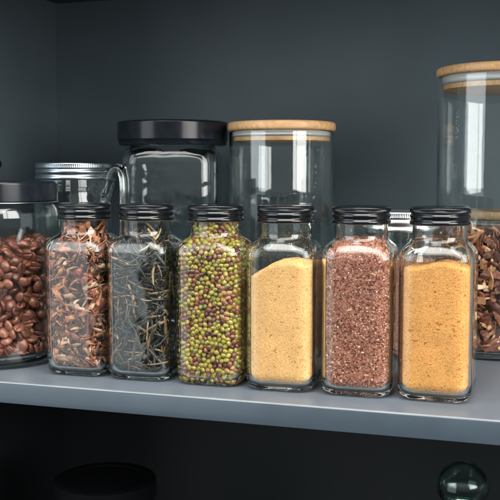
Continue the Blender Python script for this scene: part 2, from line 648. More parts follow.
pm6 = [mat_fleck('orange_powder', (0.76, 0.345, 0.100), [(0.5, (0.82, 0.405, 0.130)), (0.90, (0.60, 0.25, 0.07))], 1300, 0.9, (900, 0.0006), specks=[(420, 0.665, 0.69, (0.40, 0.13, 0.03)), (230, 0.68, 0.72, (0.50, 0.19, 0.04))]),
       mat_plain('orange_grain', (0.78, 0.375, 0.118), 0.9), mat_plain('light_orange_grain', (0.85, 0.55, 0.25), 0.9), mat_plain('rust_grain', (0.34, 0.12, 0.03), 0.9)]
V, F = fill_mesh(prof_square, 4.6 * MM, lambda x, y: 0.0985 + 0.0018 * math.sin(x * 150 + 1) + 0.03 * x - 0.015 * y, 0.7 * MM, rough=0.0006)
gv, gf, gm = grains(V, F, 9000, (0.16 * MM, 0.50 * MM), prof_square, 4.3 * MM, 0.25 * MM, 3, [0.66, 0.24, 0.10])
V, F, MI = join_vf([(V, F, [0] * len(F)), (gv, gf, [m + 1 for m in gm])])
stuff('spice_powder', jars[5], V, F, pm6, 'level orange powder with rust specks inside its square jar', 'powder', MI)

pm5 = [mat_fleck('red_brown_crumb_mass', (0.29, 0.105, 0.070), [(0.4, (0.42, 0.18, 0.120)), (0.78, (0.14, 0.042, 0.026))], 700, 0.85, (700, 0.0012)),
       mat_plain('red_crumb', (0.40, 0.155, 0.098), 0.75), mat_plain('pink_crumb', (0.58, 0.33, 0.24), 0.75), mat_plain('dark_crumb', (0.15, 0.035, 0.022), 0.75),
       mat_plain('tan_crumb', (0.76, 0.50, 0.36), 0.75)]
V, F = fill_mesh(prof_square, 4.8 * MM, lambda x, y: 0.1178 - 12 * ((x - 0.002) ** 2 + y * y) + 0.0012 * math.sin(x * 400) * math.cos(y * 350), 1.3 * MM, rough=0.001)
gv, gf, gm = grains(V, F, 12000, (0.32 * MM, 1.15 * MM), prof_square, 4.2 * MM, 0.25 * MM, 4, [0.46, 0.28, 0.20, 0.06])
V, F, MI = join_vf([(V, F, [0] * len(F)), (gv, gf, [m + 1 for m in gm])])
stuff('spice_crumbs', jars[4], V, F, pm5, 'coarse reddish brown crumbs filling the square jar to its neck', 'crumbs', MI, smooth=False)


# spice dust clinging to the inside of the necks
def neck_dust(jar, mats, count, label, z0=0.100, z1=0.124):
    parts = []
    for k in range(count):
        z = z0 + (z1 - z0) * random.random() ** 1.6
        w, r = prof_square(np.array([z]))
        a = random.random() * 2 * math.pi
        P = np.array([[math.cos(a) * 0.05, math.sin(a) * 0.05, z]])
        P = clamp_in(P, prof_square, 0.0003)[0]
        s = random.uniform(0.10, 0.30) * MM
        g = GRAIN * s * rng.uniform(0.6, 1.2, 3) + P
        parts.append((clamp_in(g, prof_square, 0.0001), GRAIN_F, [random.randrange(len(mats))] * 8))
    V, F, MI = join_vf(parts)
    stuff('spice_dust', jar, V, F, mats, label, 'dust', MI, smooth=False)


neck_dust(jars[3], pm4[1:], 900, 'pale yellow dust clinging to the glass above the heaped powder')
neck_dust(jars[4], pm5[1:], 260, 'red brown dust clinging to the neck of the crumb jar', 0.116, 0.126)
neck_dust(jars[5], [pm6[1], pm6[3], pm6[3]], 1500, 'rust orange dust clinging to the glass above the level powder', 0.100, 0.124)


# ------------------------------------------------------------------ packing of beans
def pack(n, prof, z0, top, rad, shell, iters=45, seed=3):
    """spheres of radius rad crowded against the wall of a hollow"""
    g = np.random.default_rng(seed)
    P = []
    while len(P) < n:
        c = np.column_stack([g.uniform(-0.06, 0.06, 4000), g.uniform(-0.06, 0.06, 4000), g.uniform(z0 + rad, top, 4000)])
        d = depth_in(c, prof)
        c = c[(d > rad) & ((d < shell) | (c[:, 2] > top - shell))]
        P += list(c)
    P = np.array(P[:n], dtype=np.float32)
    D = 2 * rad
    for it in range(iters):
        if it % 3 == 0:
            n2 = (P * P).sum(1)
            I, J = [], []
            for s in range(0, n, 600):
                d2 = n2[s:s + 600, None] + n2[None, :] - 2 * P[s:s + 600] @ P.T
                a, b = np.nonzero(d2 < (1.35 * D) ** 2)
                a = a + s
                k = a < b
                I.append(a[k])
                J.append(b[k])
            I, J = np.concatenate(I), np.concatenate(J)
        df = P[I] - P[J]
        d = np.linalg.norm(df, axis=1)
        k = np.where((d < D) & (d > 1e-7), (D - d) / np.maximum(d, 1e-7) * 0.45, 0)[:, None] * df
        disp = np.zeros_like(P)
        for c in range(3):
            disp[:, c] = np.bincount(I, k[:, c], n) - np.bincount(J, k[:, c], n)
        mag = np.linalg.norm(disp, axis=1, keepdims=True)
        disp *= np.minimum(1, rad * 0.7 / np.maximum(mag, 1e-9))
        P = P + disp
        P[:, :2] *= 1.0 + 0.0015
        P = clamp_in(P, prof, rad, z0 + rad, top).astype(np.float32)
    return P.astype(float)


def uv_ball(nu=14, nv=9):
    V, F = [(0, 0, 1)], []
    for k in range(1, nv):
        t = math.pi * k / nv
        for i in range(nu):
            a = 2 * math.pi * i / nu
            V.append((math.sin(t) * math.cos(a), math.sin(t) * math.sin(a), math.cos(t)))
    V.append((0, 0, -1))
    for i in range(nu):
        F.append((0, 1 + i, 1 + (i + 1) % nu))
        F.append((len(V) - 1, 1 + (nv - 2) * nu + (i + 1) % nu, 1 + (nv - 2) * nu + i))
    for k in range(nv - 2):
        for i in range(nu):
            j = (i + 1) % nu
            F.append((1 + k * nu + i, 1 + (k + 1) * nu + i, 1 + (k + 1) * nu + j, 1 + k * nu + j))
    return np.array(V), F


def rand_rot(n, seed):
    g = np.random.default_rng(seed)
    q = g.normal(size=(n, 4))
    return q / np.linalg.norm(q, axis=1, keepdims=True)


def quat_mat(q):
    from mathutils import Quaternion
    return np.array(Quaternion(q).to_matrix())


def split_near(P, jar, n=300):
    """indices sorted so that those seen largest from in front of the shelf come first"""
    W = P @ rz(jar.rotation_euler.z).T + np.array(jar.location)
    eye = np.array([0, 0, CAM_H])
    d = np.linalg.norm(W - eye, axis=1)
    return W, np.argsort(d)[:n], np.argsort(d)[n:]


# mung beans (jar three)
bean_mats = {}
BEAN = [('yellow_green', 0.52, (0.37, 0.295, 0.052), 'small yellow green mung bean inside the jar of mixed beans'),
        ('brown', 0.24, (0.22, 0.078, 0.042), 'small reddish brown mung bean inside the jar of mixed beans'),
        ('tan', 0.10, (0.42, 0.20, 0.080), 'small tan orange mung bean inside the jar of mixed beans'),
        ('dark_maroon', 0.07, (0.11, 0.033, 0.028), 'small dark maroon mung bean inside the jar of mixed beans'),
        ('olive', 0.08, (0.24, 0.22, 0.075), 'small dull olive mung bean inside the jar of mixed beans')]
bV, bF = uv_ball(20, 15)
bean_me = []
hil = mat_plain('pale_bean_eye', (0.62, 0.55, 0.42), 0.6)
fc = np.array([bV[list(f)].mean(0) for f in bF])
bMI = ((fc[:, 1] > 0.88) & (np.abs(fc[:, 0]) < 0.42) & (np.abs(fc[:, 2]) < 0.17)).astype(int)
for nm, p, c, lb in BEAN:
    m = mat_plain('mung_bean_' + nm, c, 0.30, 0, 0.5, 0.30, 380)
    v = bV.copy()
    v *= np.array([2.62, 2.06, 1.98]) * MM
    v[:, 2] *= 1 - 0.07 * np.cos(v[:, 0] / (2.55 * MM) * math.pi)
    me = bpy.data.meshes.new('mung_bean')
    me.from_pydata(v.tolist(), [], bF)
    me.materials.append(m)
    me.materials.append(hil)
    me.polygons.foreach_set('material_index', bMI.astype(np.int32))
    me.polygons.foreach_set('use_smooth', np.ones(len(me.polygons), dtype=bool))
    bean_me.append((me, v, m, lb, nm))
NB = 3700
P = pack(NB, prof_square, 4.2 * MM, 0.1265, 1.95 * MM, 8.0 * MM)
kinds = rng.choice(5, NB, p=np.array([b[1] for b in BEAN]) / sum(b[1] for b in BEAN))
Q = rand_rot(NB, 5)
W, near, rest = split_near(P, jars[2])
protos = {}
for i in near:
    k = int(kinds[i])
    if k in protos:
        o = protos[k].copy()
    else:
        o = bpy.data.objects.new('mung_bean', bean_me[k][0])
        tag(o, bean_me[k][3], 'bean', bean_me[k][4].replace('_', ' ') + ' mung beans in the third spice jar')
        protos[k] = o
    COL.objects.link(o)
    o.location = W[i]
    o.rotation_mode = 'QUATERNION'
    o.rotation_quaternion = Q[i]
    s = 0.86 + 0.22 * random.random()
    o.scale = (s, s, s)
parts = []
for i in rest:
    parts.append((bean_me[kinds[i]][1] @ quat_mat(Q[i]).T + P[i], bF, [5 if h else int(kinds[i]) for h in bMI]))
V, F = fill_mesh(prof_square, 5.2 * MM, lambda x, y: 0.112, 7.5 * MM, levels=8)
parts.append((V, F, [1] * len(F)))
V, F, MI = join_vf(parts)
stuff('mung_beans', jars[2], V, F, [b[2] for b in bean_me] + [hil], 'mass of mixed mung beans behind the front ones in their jar', 'beans', MI)


# ------------------------------------------------------------------ coffee jar at the left
CJ = thing('coffee_jar', 'round glass jar of roasted coffee beans with a wide black lid', 'jar', (-0.4492, 0.6927, 0.0002))
CR = 0.0538
secs = [(0.0010, CR - 0.010), (0.0, CR - 0.007), (0.0004, CR - 0.004), (0.0018, CR - 0.0016), (0.0045, CR - 0.0003), (0.008, CR), (0.128, CR),
        (0.1335, CR - 0.0008), (0.1372, CR - 0.0030), (0.1390, CR - 0.0050), (0.1500, CR - 0.0050), (0.1505, CR - 0.006),
        (0.1500, CR - 0.0080), (0.1390, CR - 0.0082), (0.1365, CR - 0.0062), (0.1325, CR - 0.0038), (0.128, CR - 0.0030), (0.012, CR - 0.0030),
        (0.0085, CR - 0.0045), (0.0068, CR - 0.0080)]
V, F = loft(secs, lambda R: circ(R, 128), 0.0012, 0.0065)
link_mesh('glass_body', V, F, M['glass'], CJ)
V, F = loft([(0.1410, CR - 0.0045), (0.1410, CR - 0.0006), (0.1416, CR + 0.0002), (0.1560, CR + 0.0002), (0.1572, CR - 0.0001), (0.1580, CR - 0.0008),
             (0.1585, CR - 0.0020), (0.1585, CR - 0.0120)], lambda R: circ(R, 128), 0.1440, 0.1585)
lid = link_mesh('lid', V, F, M['black_plastic'], CJ, sharp=50)
V, F = loft([(0.1396, CR - 0.0048), (0.1396, CR + 0.0002), (0.1399, CR + 0.0006), (0.1405, CR + 0.0006), (0.1408, CR + 0.0002), (0.1408, CR - 0.0048),
             (0.1396, CR - 0.0048)], lambda R: circ(R, 128))
link_mesh('rim_glint_ring', V, F, M['silver'], lid, sharp=60)  # silver ring added for the highlight caught by the lid's lower rim

cb, cF = uv_ball(36, 23)
coffee_me = []
for k, c in enumerate([(0.225, 0.074, 0.046), (0.300, 0.108, 0.068), (0.150, 0.047, 0.030)]):
    v = cb.copy()
    g = np.exp(-(v[:, 1] / 0.12) ** 2) * np.clip(1.15 - np.abs(v[:, 0]), 0, 1) ** 0.5
    low = v[:, 2] < 0
    v[:, 2] = np.where(low, -0.52 * np.abs(v[:, 2]) ** 0.62 + 0.56 * g * (v[:, 2] < -0.3), v[:, 2])
    v[:, :2] *= 1.0 + 0.10 * (v[:, 2:3] < 0.35) * (v[:, 2:3] > -0.5)
    v *= np.array([5.2, 4.15, 3.7]) * MM
    v[:, 1] += 0.25 * MM * np.sin(v[:, 0] * 400 + k)
    m = mat_plain('roasted_coffee_bean', c, 0.36, 0, 0.5, 0.25, 260, bump=(420, 0.0004))
    me = bpy.data.meshes.new('coffee_bean')
    me.from_pydata(v.tolist(), [], cF)
    me.materials.append(m)
    me.polygons.foreach_set('use_smooth', np.ones(len(me.polygons), dtype=bool))
    coffee_me.append((me, v, m))
NC = 960
profC = prof_round(CR - 0.0030)
P = pack(NC, profC, 6.6 * MM, 0.1055, 3.75 * MM, 17 * MM, seed=11)
Q = rand_rot(NC, 12)
ck = rng.choice(3, NC)
ok = []
for i in range(NC):  # turn beans so that none pokes through the glass
    pts = coffee_me[ck[i]][1] @ quat_mat(Q[i]).T
    d = depth_in(pts + P[i], profC).min()
    if d < 0.0002:
        r = np.array([P[i, 0], P[i, 1], 0])
        P[i] -= r / np.linalg.norm(r) * (0.0003 - d)
    zz = (pts + P[i])[:, 2].min()
    if zz < 0.0088:
        P[i, 2] += 0.0088 - zz
W, near, rest = split_near(P, CJ, 300)
proto = None
for i in near:
    if proto is None:
        o = proto = bpy.data.objects.new('coffee_bean', coffee_me[ck[i]][0])
        tag(o, 'glossy reddish brown roasted coffee bean inside the round jar', 'coffee bean', 'roasted coffee beans in the round jar')
    else:
        o = proto.copy()
        o.data = coffee_me[ck[i]][0]
    COL.objects.link(o)
    o.location = W[i]
    o.rotation_mode = 'QUATERNION'
    o.rotation_quaternion = Q[i]
    s_ = random.uniform(0.88, 1.04)
    o.scale = (s_, s_ * random.uniform(0.94, 1.05), s_)
parts = [(coffee_me[ck[i]][1] @ quat_mat(Q[i]).T + P[i], cF, [int(ck[i])] * len(cF)) for i in rest]
V, F = fill_mesh(profC, 8 * MM, lambda x, y: 0.092, 16 * MM, square=False, levels=8)
parts.append((V, F, [2] * len(F)))
V, F, MI = join_vf(parts)
stuff('coffee_beans', CJ, V, F, [c[2] for c in coffee_me], 'mass of roasted coffee beans deeper inside the round jar', 'coffee beans', MI)


# ------------------------------------------------------------------ dried pieces: bark strips, tea needles, bark chips
def wall_frame(prof, z, u):
    """point on the wall of a hollow at height z and angle u, with its outward normal"""
    def hit(a):
        lo, hi = 0.0, 0.1
        for _ in range(18):
            m = (lo + hi) / 2
            if depth_in(np.array([[math.cos(a) * m, math.sin(a) * m, z]]), prof)[0] > 0:
                lo = m
            else:
                hi = m
        return np.array([math.cos(a) * lo, math.sin(a) * lo, z])
    P = hit(u)
    t = hit(u + 0.02) - hit(u - 0.02)
    t /= max(np.linalg.norm(t), 1e-9)
    return P, np.array([t[1], -t[0], 0]), t


def square_angle(front_bias=0.75):
    """angle round a jar, favouring the faces turned to the front and the right"""
    while True:
        s = random.uniform(-1, 1)
        f = random.choice((0, 0, 0, 1, 1, 2, 3))
        if f == 0:
            return math.atan2(-1, s)
        if f == 1:
            return math.atan2(s, 1)
        if f == 2:
            return math.atan2(s, -1)
        if random.random() > front_bias:
            return math.atan2(1, s)


def strip_mesh(L, w, th, curl, twist, segs=12):
    """curled ribbon of bark with thickness, along x, broad side towards z"""
    V, F = [], []
    x = np.zeros(3)
    ang = random.uniform(-0.3, 0.3)
    pts = []
    side = 0.0
    ph = random.uniform(0, 6)
    for k in range(segs + 1):
        pts.append((x.copy(), ang, side))
        ang += curl * (0.5 + random.random()) / segs
        side += 0.5 * math.sin(k * 0.7 + ph) / segs
        x = x + np.array([math.cos(ang) * math.cos(side), math.sin(side), math.sin(ang)]) * L / segs
    cen = np.mean([p[0] for p in pts], axis=0)
    for k, (p, a, sd) in enumerate(pts):
        t = k / segs
        tw = twist * (t - 0.5)
        ww = w * (0.45 + 0.55 * math.sin(math.pi * min(max(t, 0.06), 0.94)) ** 0.5) * random.uniform(0.8, 1.15)
        across = np.array([0, math.cos(tw), math.sin(tw)])
        up = np.array([-math.sin(a), -math.sin(tw), math.cos(a) * math.cos(tw)])
        c = p - cen
        V += [c - across * ww / 2 - up * th * 0.3, c - up * th * 0.5 + across * random.uniform(-.1, .1) * ww, c + across * ww / 2 - up * th * 0.3,
              c + across * ww / 2 + up * th * 0.35, c + up * th * (0.5 + random.uniform(-.2, .3)), c - across * ww / 2 + up * th * 0.35]
    for k in range(segs):
        for i in range(6):
            j = (i + 1) % 6
            F.append((k * 6 + i, k * 6 + j, (k + 1) * 6 + j, (k + 1) * 6 + i))
    F.append(tuple(range(5, -1, -1)))
    F.append(tuple(segs * 6 + i for i in range(6)))
    return np.array(V), F


def needle_mesh(L, r, bend, segs=9):
    V, F = [], []
    ph = random.uniform(0, 6)
    for k in range(segs + 1):
        t = k / segs
        rr = r * (0.35 + 0.65 * math.sin(math.pi * (0.08 + 0.86 * t)) ** 0.6) * random.uniform(0.8, 1.2)
        c = np.array([(t - 0.5) * L, bend * math.sin(math.pi * t), bend * 0.5 * math.sin(2 * math.pi * t + ph)])
        for i in range(6):
            a = 2 * math.pi * i / 6 + t * 3
            V.append(c + np.array([0, math.cos(a) * rr * 1.3, math.sin(a) * rr * 0.8]))
    for k in range(segs):
        for i in range(6):
            j = (i + 1) % 6
            F.append((k * 6 + i, k * 6 + j, (k + 1) * 6 + j, (k + 1) * 6 + i))
    F.append(tuple(range(5, -1, -1)))
    F.append(tuple(segs * 6 + i for i in range(6)))
    return np.array(V), F


def chip_mesh(L, w, th):
    """broken chip: irregular flat splinter with rough faces"""
    n = random.randint(5, 8)
    ring = []
    for i in range(n):
        a = 2 * math.pi * i / n + random.uniform(-0.25, 0.25)
        ring.append((math.cos(a) * L / 2 * random.uniform(0.75, 1.15), math.sin(a) * w / 2 * random.uniform(0.75, 1.15)))
    V, F = [], []
    bend = random.uniform(-0.9, 0.9) * th * 1.5
    for lev, s in ((-0.5, 0.82), (-0.15, 1.0), (0.2, 0.98), (0.5, 0.78)):
        for (x, y) in ring:
            V.append((x * s, y * s, th * lev + bend * (2 * y / w) ** 2 + random.uniform(-0.16, 0.16) * th))
    for k in range(3):
        for i in range(n):
            j = (i + 1) % n
            F.append((k * n + i, k * n + j, (k + 1) * n + j, (k + 1) * n + i))
    V.append((0, 0, -0.5 * th - bend * 0.1))
    F += [((i + 1) % n, i, len(V) - 1) for i in range(n)]
    V.append((0, 0, 0.45 * th))
    F += [(3 * n + i, 3 * n + (i + 1) % n, len(V) - 1) for i in range(n)]
    return np.array(V, dtype=float), F


def place_piece(name, jar, V, F, P, axes, prof, gap, z0, z1, mat, label, cat, group, smooth=True, sharp=None):
    """put a piece at P (in its jar) with the given axes, press it inside the glass and link it"""
    W = V @ np.array(axes) + P
    W = clamp_in(W, prof, gap, z0, z1)
    c = W.mean(axis=0)
    o = link_mesh(name, W - c, F, mat, None, smooth, sharp)
    o.location = np.array(jar.location) + rz(jar.rotation_euler.z) @ c
    o.rotation_euler = (0, 0, jar.rotation_euler.z)
    tag(o, label, cat, group)
    return o


def tangent_axes(nrm, t, ang, tilt=0.25):
    up = np.array([0, 0, 1.0])
    x = t * math.cos(ang) + up * math.sin(ang)
    x = x + nrm * random.uniform(-tilt, tilt)
    x /= np.linalg.norm(x)
    z = nrm + 0.55 * rng.normal(size=3)
    z -= x * (z @ x)
    z /= np.linalg.norm(z)
    return [x, np.cross(z, x), z]


def pick(table):
    r = random.random() * sum(t[0] for t in table)
    for t in table:
        r -= t[0]
        if r <= 0:
            return t
    return table[-1]


# bark strips (jar one)
def woody(name, a, b2, rough=0.62):
    m, nt, b = new_mat(name)
    n = node(nt, 'ShaderNodeTexNoise', Scale=330, Detail=6)
    nt.links.new(coords(nt), n.inputs['Vector'])
    r = ramp(nt, [(0.32, a), (0.68, b2)])
    nt.links.new(n.outputs['Fac'], r.inputs[0])
    nt.links.new(r.outputs[0], b.inputs['Base Color'])
    b.inputs['Roughness'].default_value = rough
    bp = node(nt, 'ShaderNodeBump', Strength=0.9, Distance=0.0006)
    nt.links.new(n.outputs['Fac'], bp.inputs['Height'])
    nt.links.new(bp.outputs['Normal'], b.inputs['Normal'])
    return m


STRIPS = [(0.42, woody('rust_bark', (0.24, 0.075, 0.036), (0.52, 0.21, 0.100)), 'rust orange curled bark strip inside the first square jar', 'rust orange bark strips'),
          (0.24, woody('tan_bark', (0.44, 0.23, 0.135), (0.68, 0.42, 0.28)), 'tan curled bark strip inside the first square jar', 'tan bark strips'),
          (0.26, woody('dark_bark', (0.055, 0.018, 0.012), (0.17, 0.060, 0.036)), 'dark brown curled bark strip inside the first square jar', 'dark brown bark strips'),
          (0.05, woody('cream_bark', (0.60, 0.40, 0.23), (0.78, 0.59, 0.39)), 'cream coloured splinter of bark inside the first square jar', 'cream bark splinters'),
          (0.06, woody('red_bark', (0.22, 0.050, 0.034), (0.38, 0.105, 0.065)), 'deep red bark strip inside the first square jar', 'deep red bark strips')]
SHELLS = [0.0075, 0.0048, 0.0022]
for k in range(230):
    pr, m, lb, gp = pick(STRIPS)
    z = random.uniform(0.006, 0.1245)
    if k > 212:
        z = random.uniform(0.112, 0.127)
    u = square_angle()
    P, nrm, t = wall_frame(prof_square, z, u)
    P = P - nrm * (SHELLS[min(k // 80, 2)] + random.uniform(-0.001, 0.001))
    if m is STRIPS[3][1]:
        V, F = strip_mesh(random.uniform(6, 14) * MM, random.uniform(2.2, 5.0) * MM, random.uniform(0.5, 1.0) * MM, random.uniform(-0.8, 0.8), random.uniform(-1, 1), 8)
    elif random.random() < 0.3:
        V, F = strip_mesh(random.uniform(16, 34) * MM, random.uniform(0.8, 1.6) * MM, random.uniform(0.6, 1.0) * MM, random.uniform(-2.6, 2.6), random.uniform(-2, 2), 14)
    else:
        V, F = strip_mesh(random.uniform(14, 32) * MM, random.uniform(3.0, 8.0) * MM, random.uniform(0.6, 1.1) * MM, random.uniform(-2.8, 2.8), random.uniform(-2.6, 2.6), 14)
    ax = tangent_axes(nrm, t, random.gauss(0.35, 0.75))
    place_piece('bark_strip', jars[0], V, F, P, ax, prof_square, 0.0003, 4.4 * MM, 0.130, m, lb, 'bark', gp)
parts = []
for k in range(520):
    mi = random.choices(range(5), [t_[0] for t_ in STRIPS])[0]
    P, nrm, t = wall_frame(prof_square, random.uniform(0.006, 0.120), random.uniform(0, 6.283) if k % 2 else square_angle(0.5))
    P = P - nrm * random.uniform(0.0055, 0.0100)
    V, F = strip_mesh(random.uniform(9, 20) * MM, random.uniform(2.0, 5.5) * MM, random.uniform(0.7, 1.3) * MM, random.uniform(-2, 2), random.uniform(-2, 2), 8)
    W = clamp_in(V @ np.array(tangent_axes(nrm, t, random.uniform(0, 3.14), 0.4)) + P, prof_square, 0.0020, 4.6 * MM, 0.126)
    parts.append((W, F, [mi] * len(F)))
V, F = fill_mesh(prof_square, 4.8 * MM, lambda x, y: 0.1150 + 0.001 * math.sin(x * 500), 10.5 * MM, levels=20, rough=0.002)
parts.append((V, F, [5] * len(F)))
V, F, MI = join_vf(parts)
stuff('bark_litter', jars[0], V, F, [t_[1] for t_ in STRIPS] + [woody('bark_litter', (0.05, 0.017, 0.010), (0.20, 0.075, 0.04))], 'dense crumbled bark in the heart of the first jar', 'bark litter', MI)

# tea needles (jar two)
NEED = [(0.52, woody('black_tea', (0.008, 0.009, 0.008), (0.040, 0.040, 0.034), 0.42), 'blackish rolled tea needle inside the second square jar', 'blackish tea needles'),
        (0.26, woody('grey_green_tea', (0.036, 0.038, 0.033), (0.11, 0.105, 0.085), 0.5), 'grey green rolled tea needle inside the second square jar', 'grey green tea needles'),
        (0.18, woody('brown_tea', (0.11, 0.060, 0.030), (0.30, 0.17, 0.085), 0.5), 'brown rolled tea needle inside the second square jar', 'brown tea needles'),
        (0.05, woody('straw_tea', (0.36, 0.23, 0.11), (0.58, 0.41, 0.22), 0.5), 'pale straw stalk among the tea needles in the second jar', 'pale tea stalks')]
for k in range(300 * 1):
    pr, m, lb, gp = pick(NEED)
    z = random.uniform(0.006, 0.122)
    u = square_angle(0.9)
    P, nrm, t = wall_frame(prof_square, z, u)
    P = P - nrm * ([0.0050, 0.0032, 0.0014][min(k // 100, 2)] + random.uniform(-0.0008, 0.0008))
    V, F = needle_mesh(random.uniform(11, 28) * MM, random.uniform(0.45, 1.15) * MM, random.uniform(-2.4, 2.4) * MM, 12)
    ax = tangent_axes(nrm, t, random.gauss(0.2, 0.85) if random.random() < 0.8 else random.uniform(0, 3.1), 0.3)
    place_piece('tea_needle', jars[1], V, F, P, ax, prof_square, 0.0003, 4.4 * MM, 0.127, m, lb, 'tea leaf', gp)
parts = []
tea_m = [n_[1] for n_ in NEED]
for k in range(650):
    mi = random.choices(range(4), [n_[0] for n_ in NEED])[0]
    z = random.uniform(0.006, 0.119)
    P, nrm, t = wall_frame(prof_square, z, random.uniform(0, 6.283) if k % 2 else square_angle(0.5))
    P = P - nrm * random.uniform(0.0045, 0.0085)
    V, F = needle_mesh(random.uniform(8, 19) * MM, random.uniform(0.45, 0.9) * MM, random.uniform(-2, 2) * MM, 6)
    W = clamp_in(V @ np.array(tangent_axes(nrm, t, random.uniform(0, 3.14), 0.4)) + P, prof_square, 0.0004, 4.4 * MM, 0.125)
    parts.append((W, F, [mi] * len(F)))
V, F = fill_mesh(prof_square, 4.8 * MM, lambda x, y: 0.1130, 9.0 * MM, levels=12, rough=0.0015)
parts.append((V, F, [0] * len(F)))
V, F, MI = join_vf(parts)
stuff('tea_leaves', jars[1], V, F, tea_m, 'tangle of dark tea leaves deeper inside the second square jar', 'tea leaves', MI)


# ------------------------------------------------------------------ canisters with bamboo lids
def canister(label, x, y, R, lid_bot, lid_top, seal_bot, plug_bot, RL, rot=0.0):
    t = thing('glass_canister', label, 'canister', (x, y, 0.0002), rot, 'glass canisters with bamboo lids')
    th = 0.0024
    zt = lid_bot - 0.0003
    secs = [(0.0008, R - 0.012), (0.0, R - 0.008), (0.0003, R - 0.0035), (0.0015, R - 0.0012), (0.004, R), (zt - 0.0008, R), (zt - 0.0002, R - 0.0004), (zt, R - th / 2),
            (zt - 0.0002, R - th + 0.0004), (zt - 0.0008, R - th), (0.0085, R - th), (0.0062, R - th - 0.001), (0.0052, R - th - 0.0035)]
    V, F = loft(secs, lambda r: circ(r, 144), 0.0009, 0.0050)
    link_mesh('glass_body', V, F, M['glass_thin'], t)
    V, F = loft([(lid_bot, RL - 0.0030), (lid_bot + 0.0004, RL - 0.0012), (lid_bot + 0.0016, RL - 0.0002), (lid_bot + 0.003, RL), (lid_top - 0.003, RL), (lid_top - 0.0013, RL - 0.0004),
                 (lid_top - 0.0003, RL - 0.0016), (lid_top, RL - 0.0032)], lambda r: circ(r, 144), lid_bot, lid_top)
    lid = link_mesh('lid', V, F, M['bamboo'], t, sharp=60)
    ri = R - th - 0.0006
    V, F = loft([(seal_bot, ri - 0.003), (seal_bot + 0.0005, ri - 0.0006), (seal_bot + 0.0016, ri), (seal_bot + 0.0026, ri - 0.0008), ((seal_bot + lid_bot) / 2, ri - 0.0012),
                 (lid_bot - 0.0026, ri - 0.0008), (lid_bot - 0.0014, ri), (lid_bot - 0.0004, ri - 0.0006), (lid_bot - 0.0001, ri - 0.003)], lambda r: circ(r, 120), seal_bot, lid_bot - 0.0001)
    link_mesh('seal', V, F, M['silicone'], lid, sharp=60)
    rp = ri - 0.0014
    V, F = loft([(plug_bot, rp - 0.0012), (plug_bot + 0.0006, rp), (seal_bot - 0.0002, rp), (seal_bot - 0.0001, rp - 0.002)], lambda r: circ(r, 120), plug_bot, seal_bot - 0.0001)
    link_mesh('plug', V, F, M['bamboo'], lid, sharp=60)
    return t


MIDC = canister('empty glass canister with a bamboo lid beside the wide black lidded jar', -0.2392, 0.880, 0.0528, 0.2066, 0.2156, 0.2008, 0.1963, 0.0543, RAD(25))
TALL = canister('tall glass canister half full of bark chips under a bamboo lid', -0.0274, 0.865, 0.0562, 0.2530, 0.2612, 0.2455, 0.2405, 0.0579, RAD(70))
SHORT = canister('short glass canister with a bamboo lid hidden behind the tall one', -0.022, 0.9665, 0.0440, 0.1180, 0.1275, 0.1120, 0.1080, 0.0455, RAD(40))

# a trail of water drops left on the glass of two canisters
def droplets(t, R, ang, z0, z1, count):
    bv, bf = uv_ball(10, 6)
    parts = []
    for k in range(count):
        a = RAD(ang) + random.gauss(0, 0.025) - t.rotation_euler.z
        z = z0 + (z1 - z0) * random.random() ** 1.3
        r = random.uniform(0.25, 0.75) * MM
        q = bv * np.array([r * 0.45, r, r * random.uniform(1.0, 1.9)])
        q = q @ rz(a).T + np.array([math.cos(a) * (R + 0.00005), math.sin(a) * (R + 0.00005), z])
        parts.append((q, bf, [0] * len(bf)))
    V, F, _m = join_vf(parts)
    o = link_mesh('water_drops', V, F, M['glass_thin'], t)
    o['kind'] = 'stuff'


droplets(TALL, 0.0562, -128.5, 0.195, 0.243, 26)
droplets(MIDC, 0.0528, -36.0, 0.125, 0.192, 22)

# bark chips in the tall canister
def flake(k):
    if k % 3:
        return strip_mesh(random.uniform(7, 18) * MM, random.uniform(3.0, 8.0) * MM, random.uniform(0.9, 2.0) * MM, random.uniform(-1.6, 1.6), random.uniform(-1.4, 1.4), 8)
    return chip_mesh(random.uniform(7, 15) * MM, random.uniform(4, 8.0) * MM, random.uniform(1.2, 2.4) * MM)


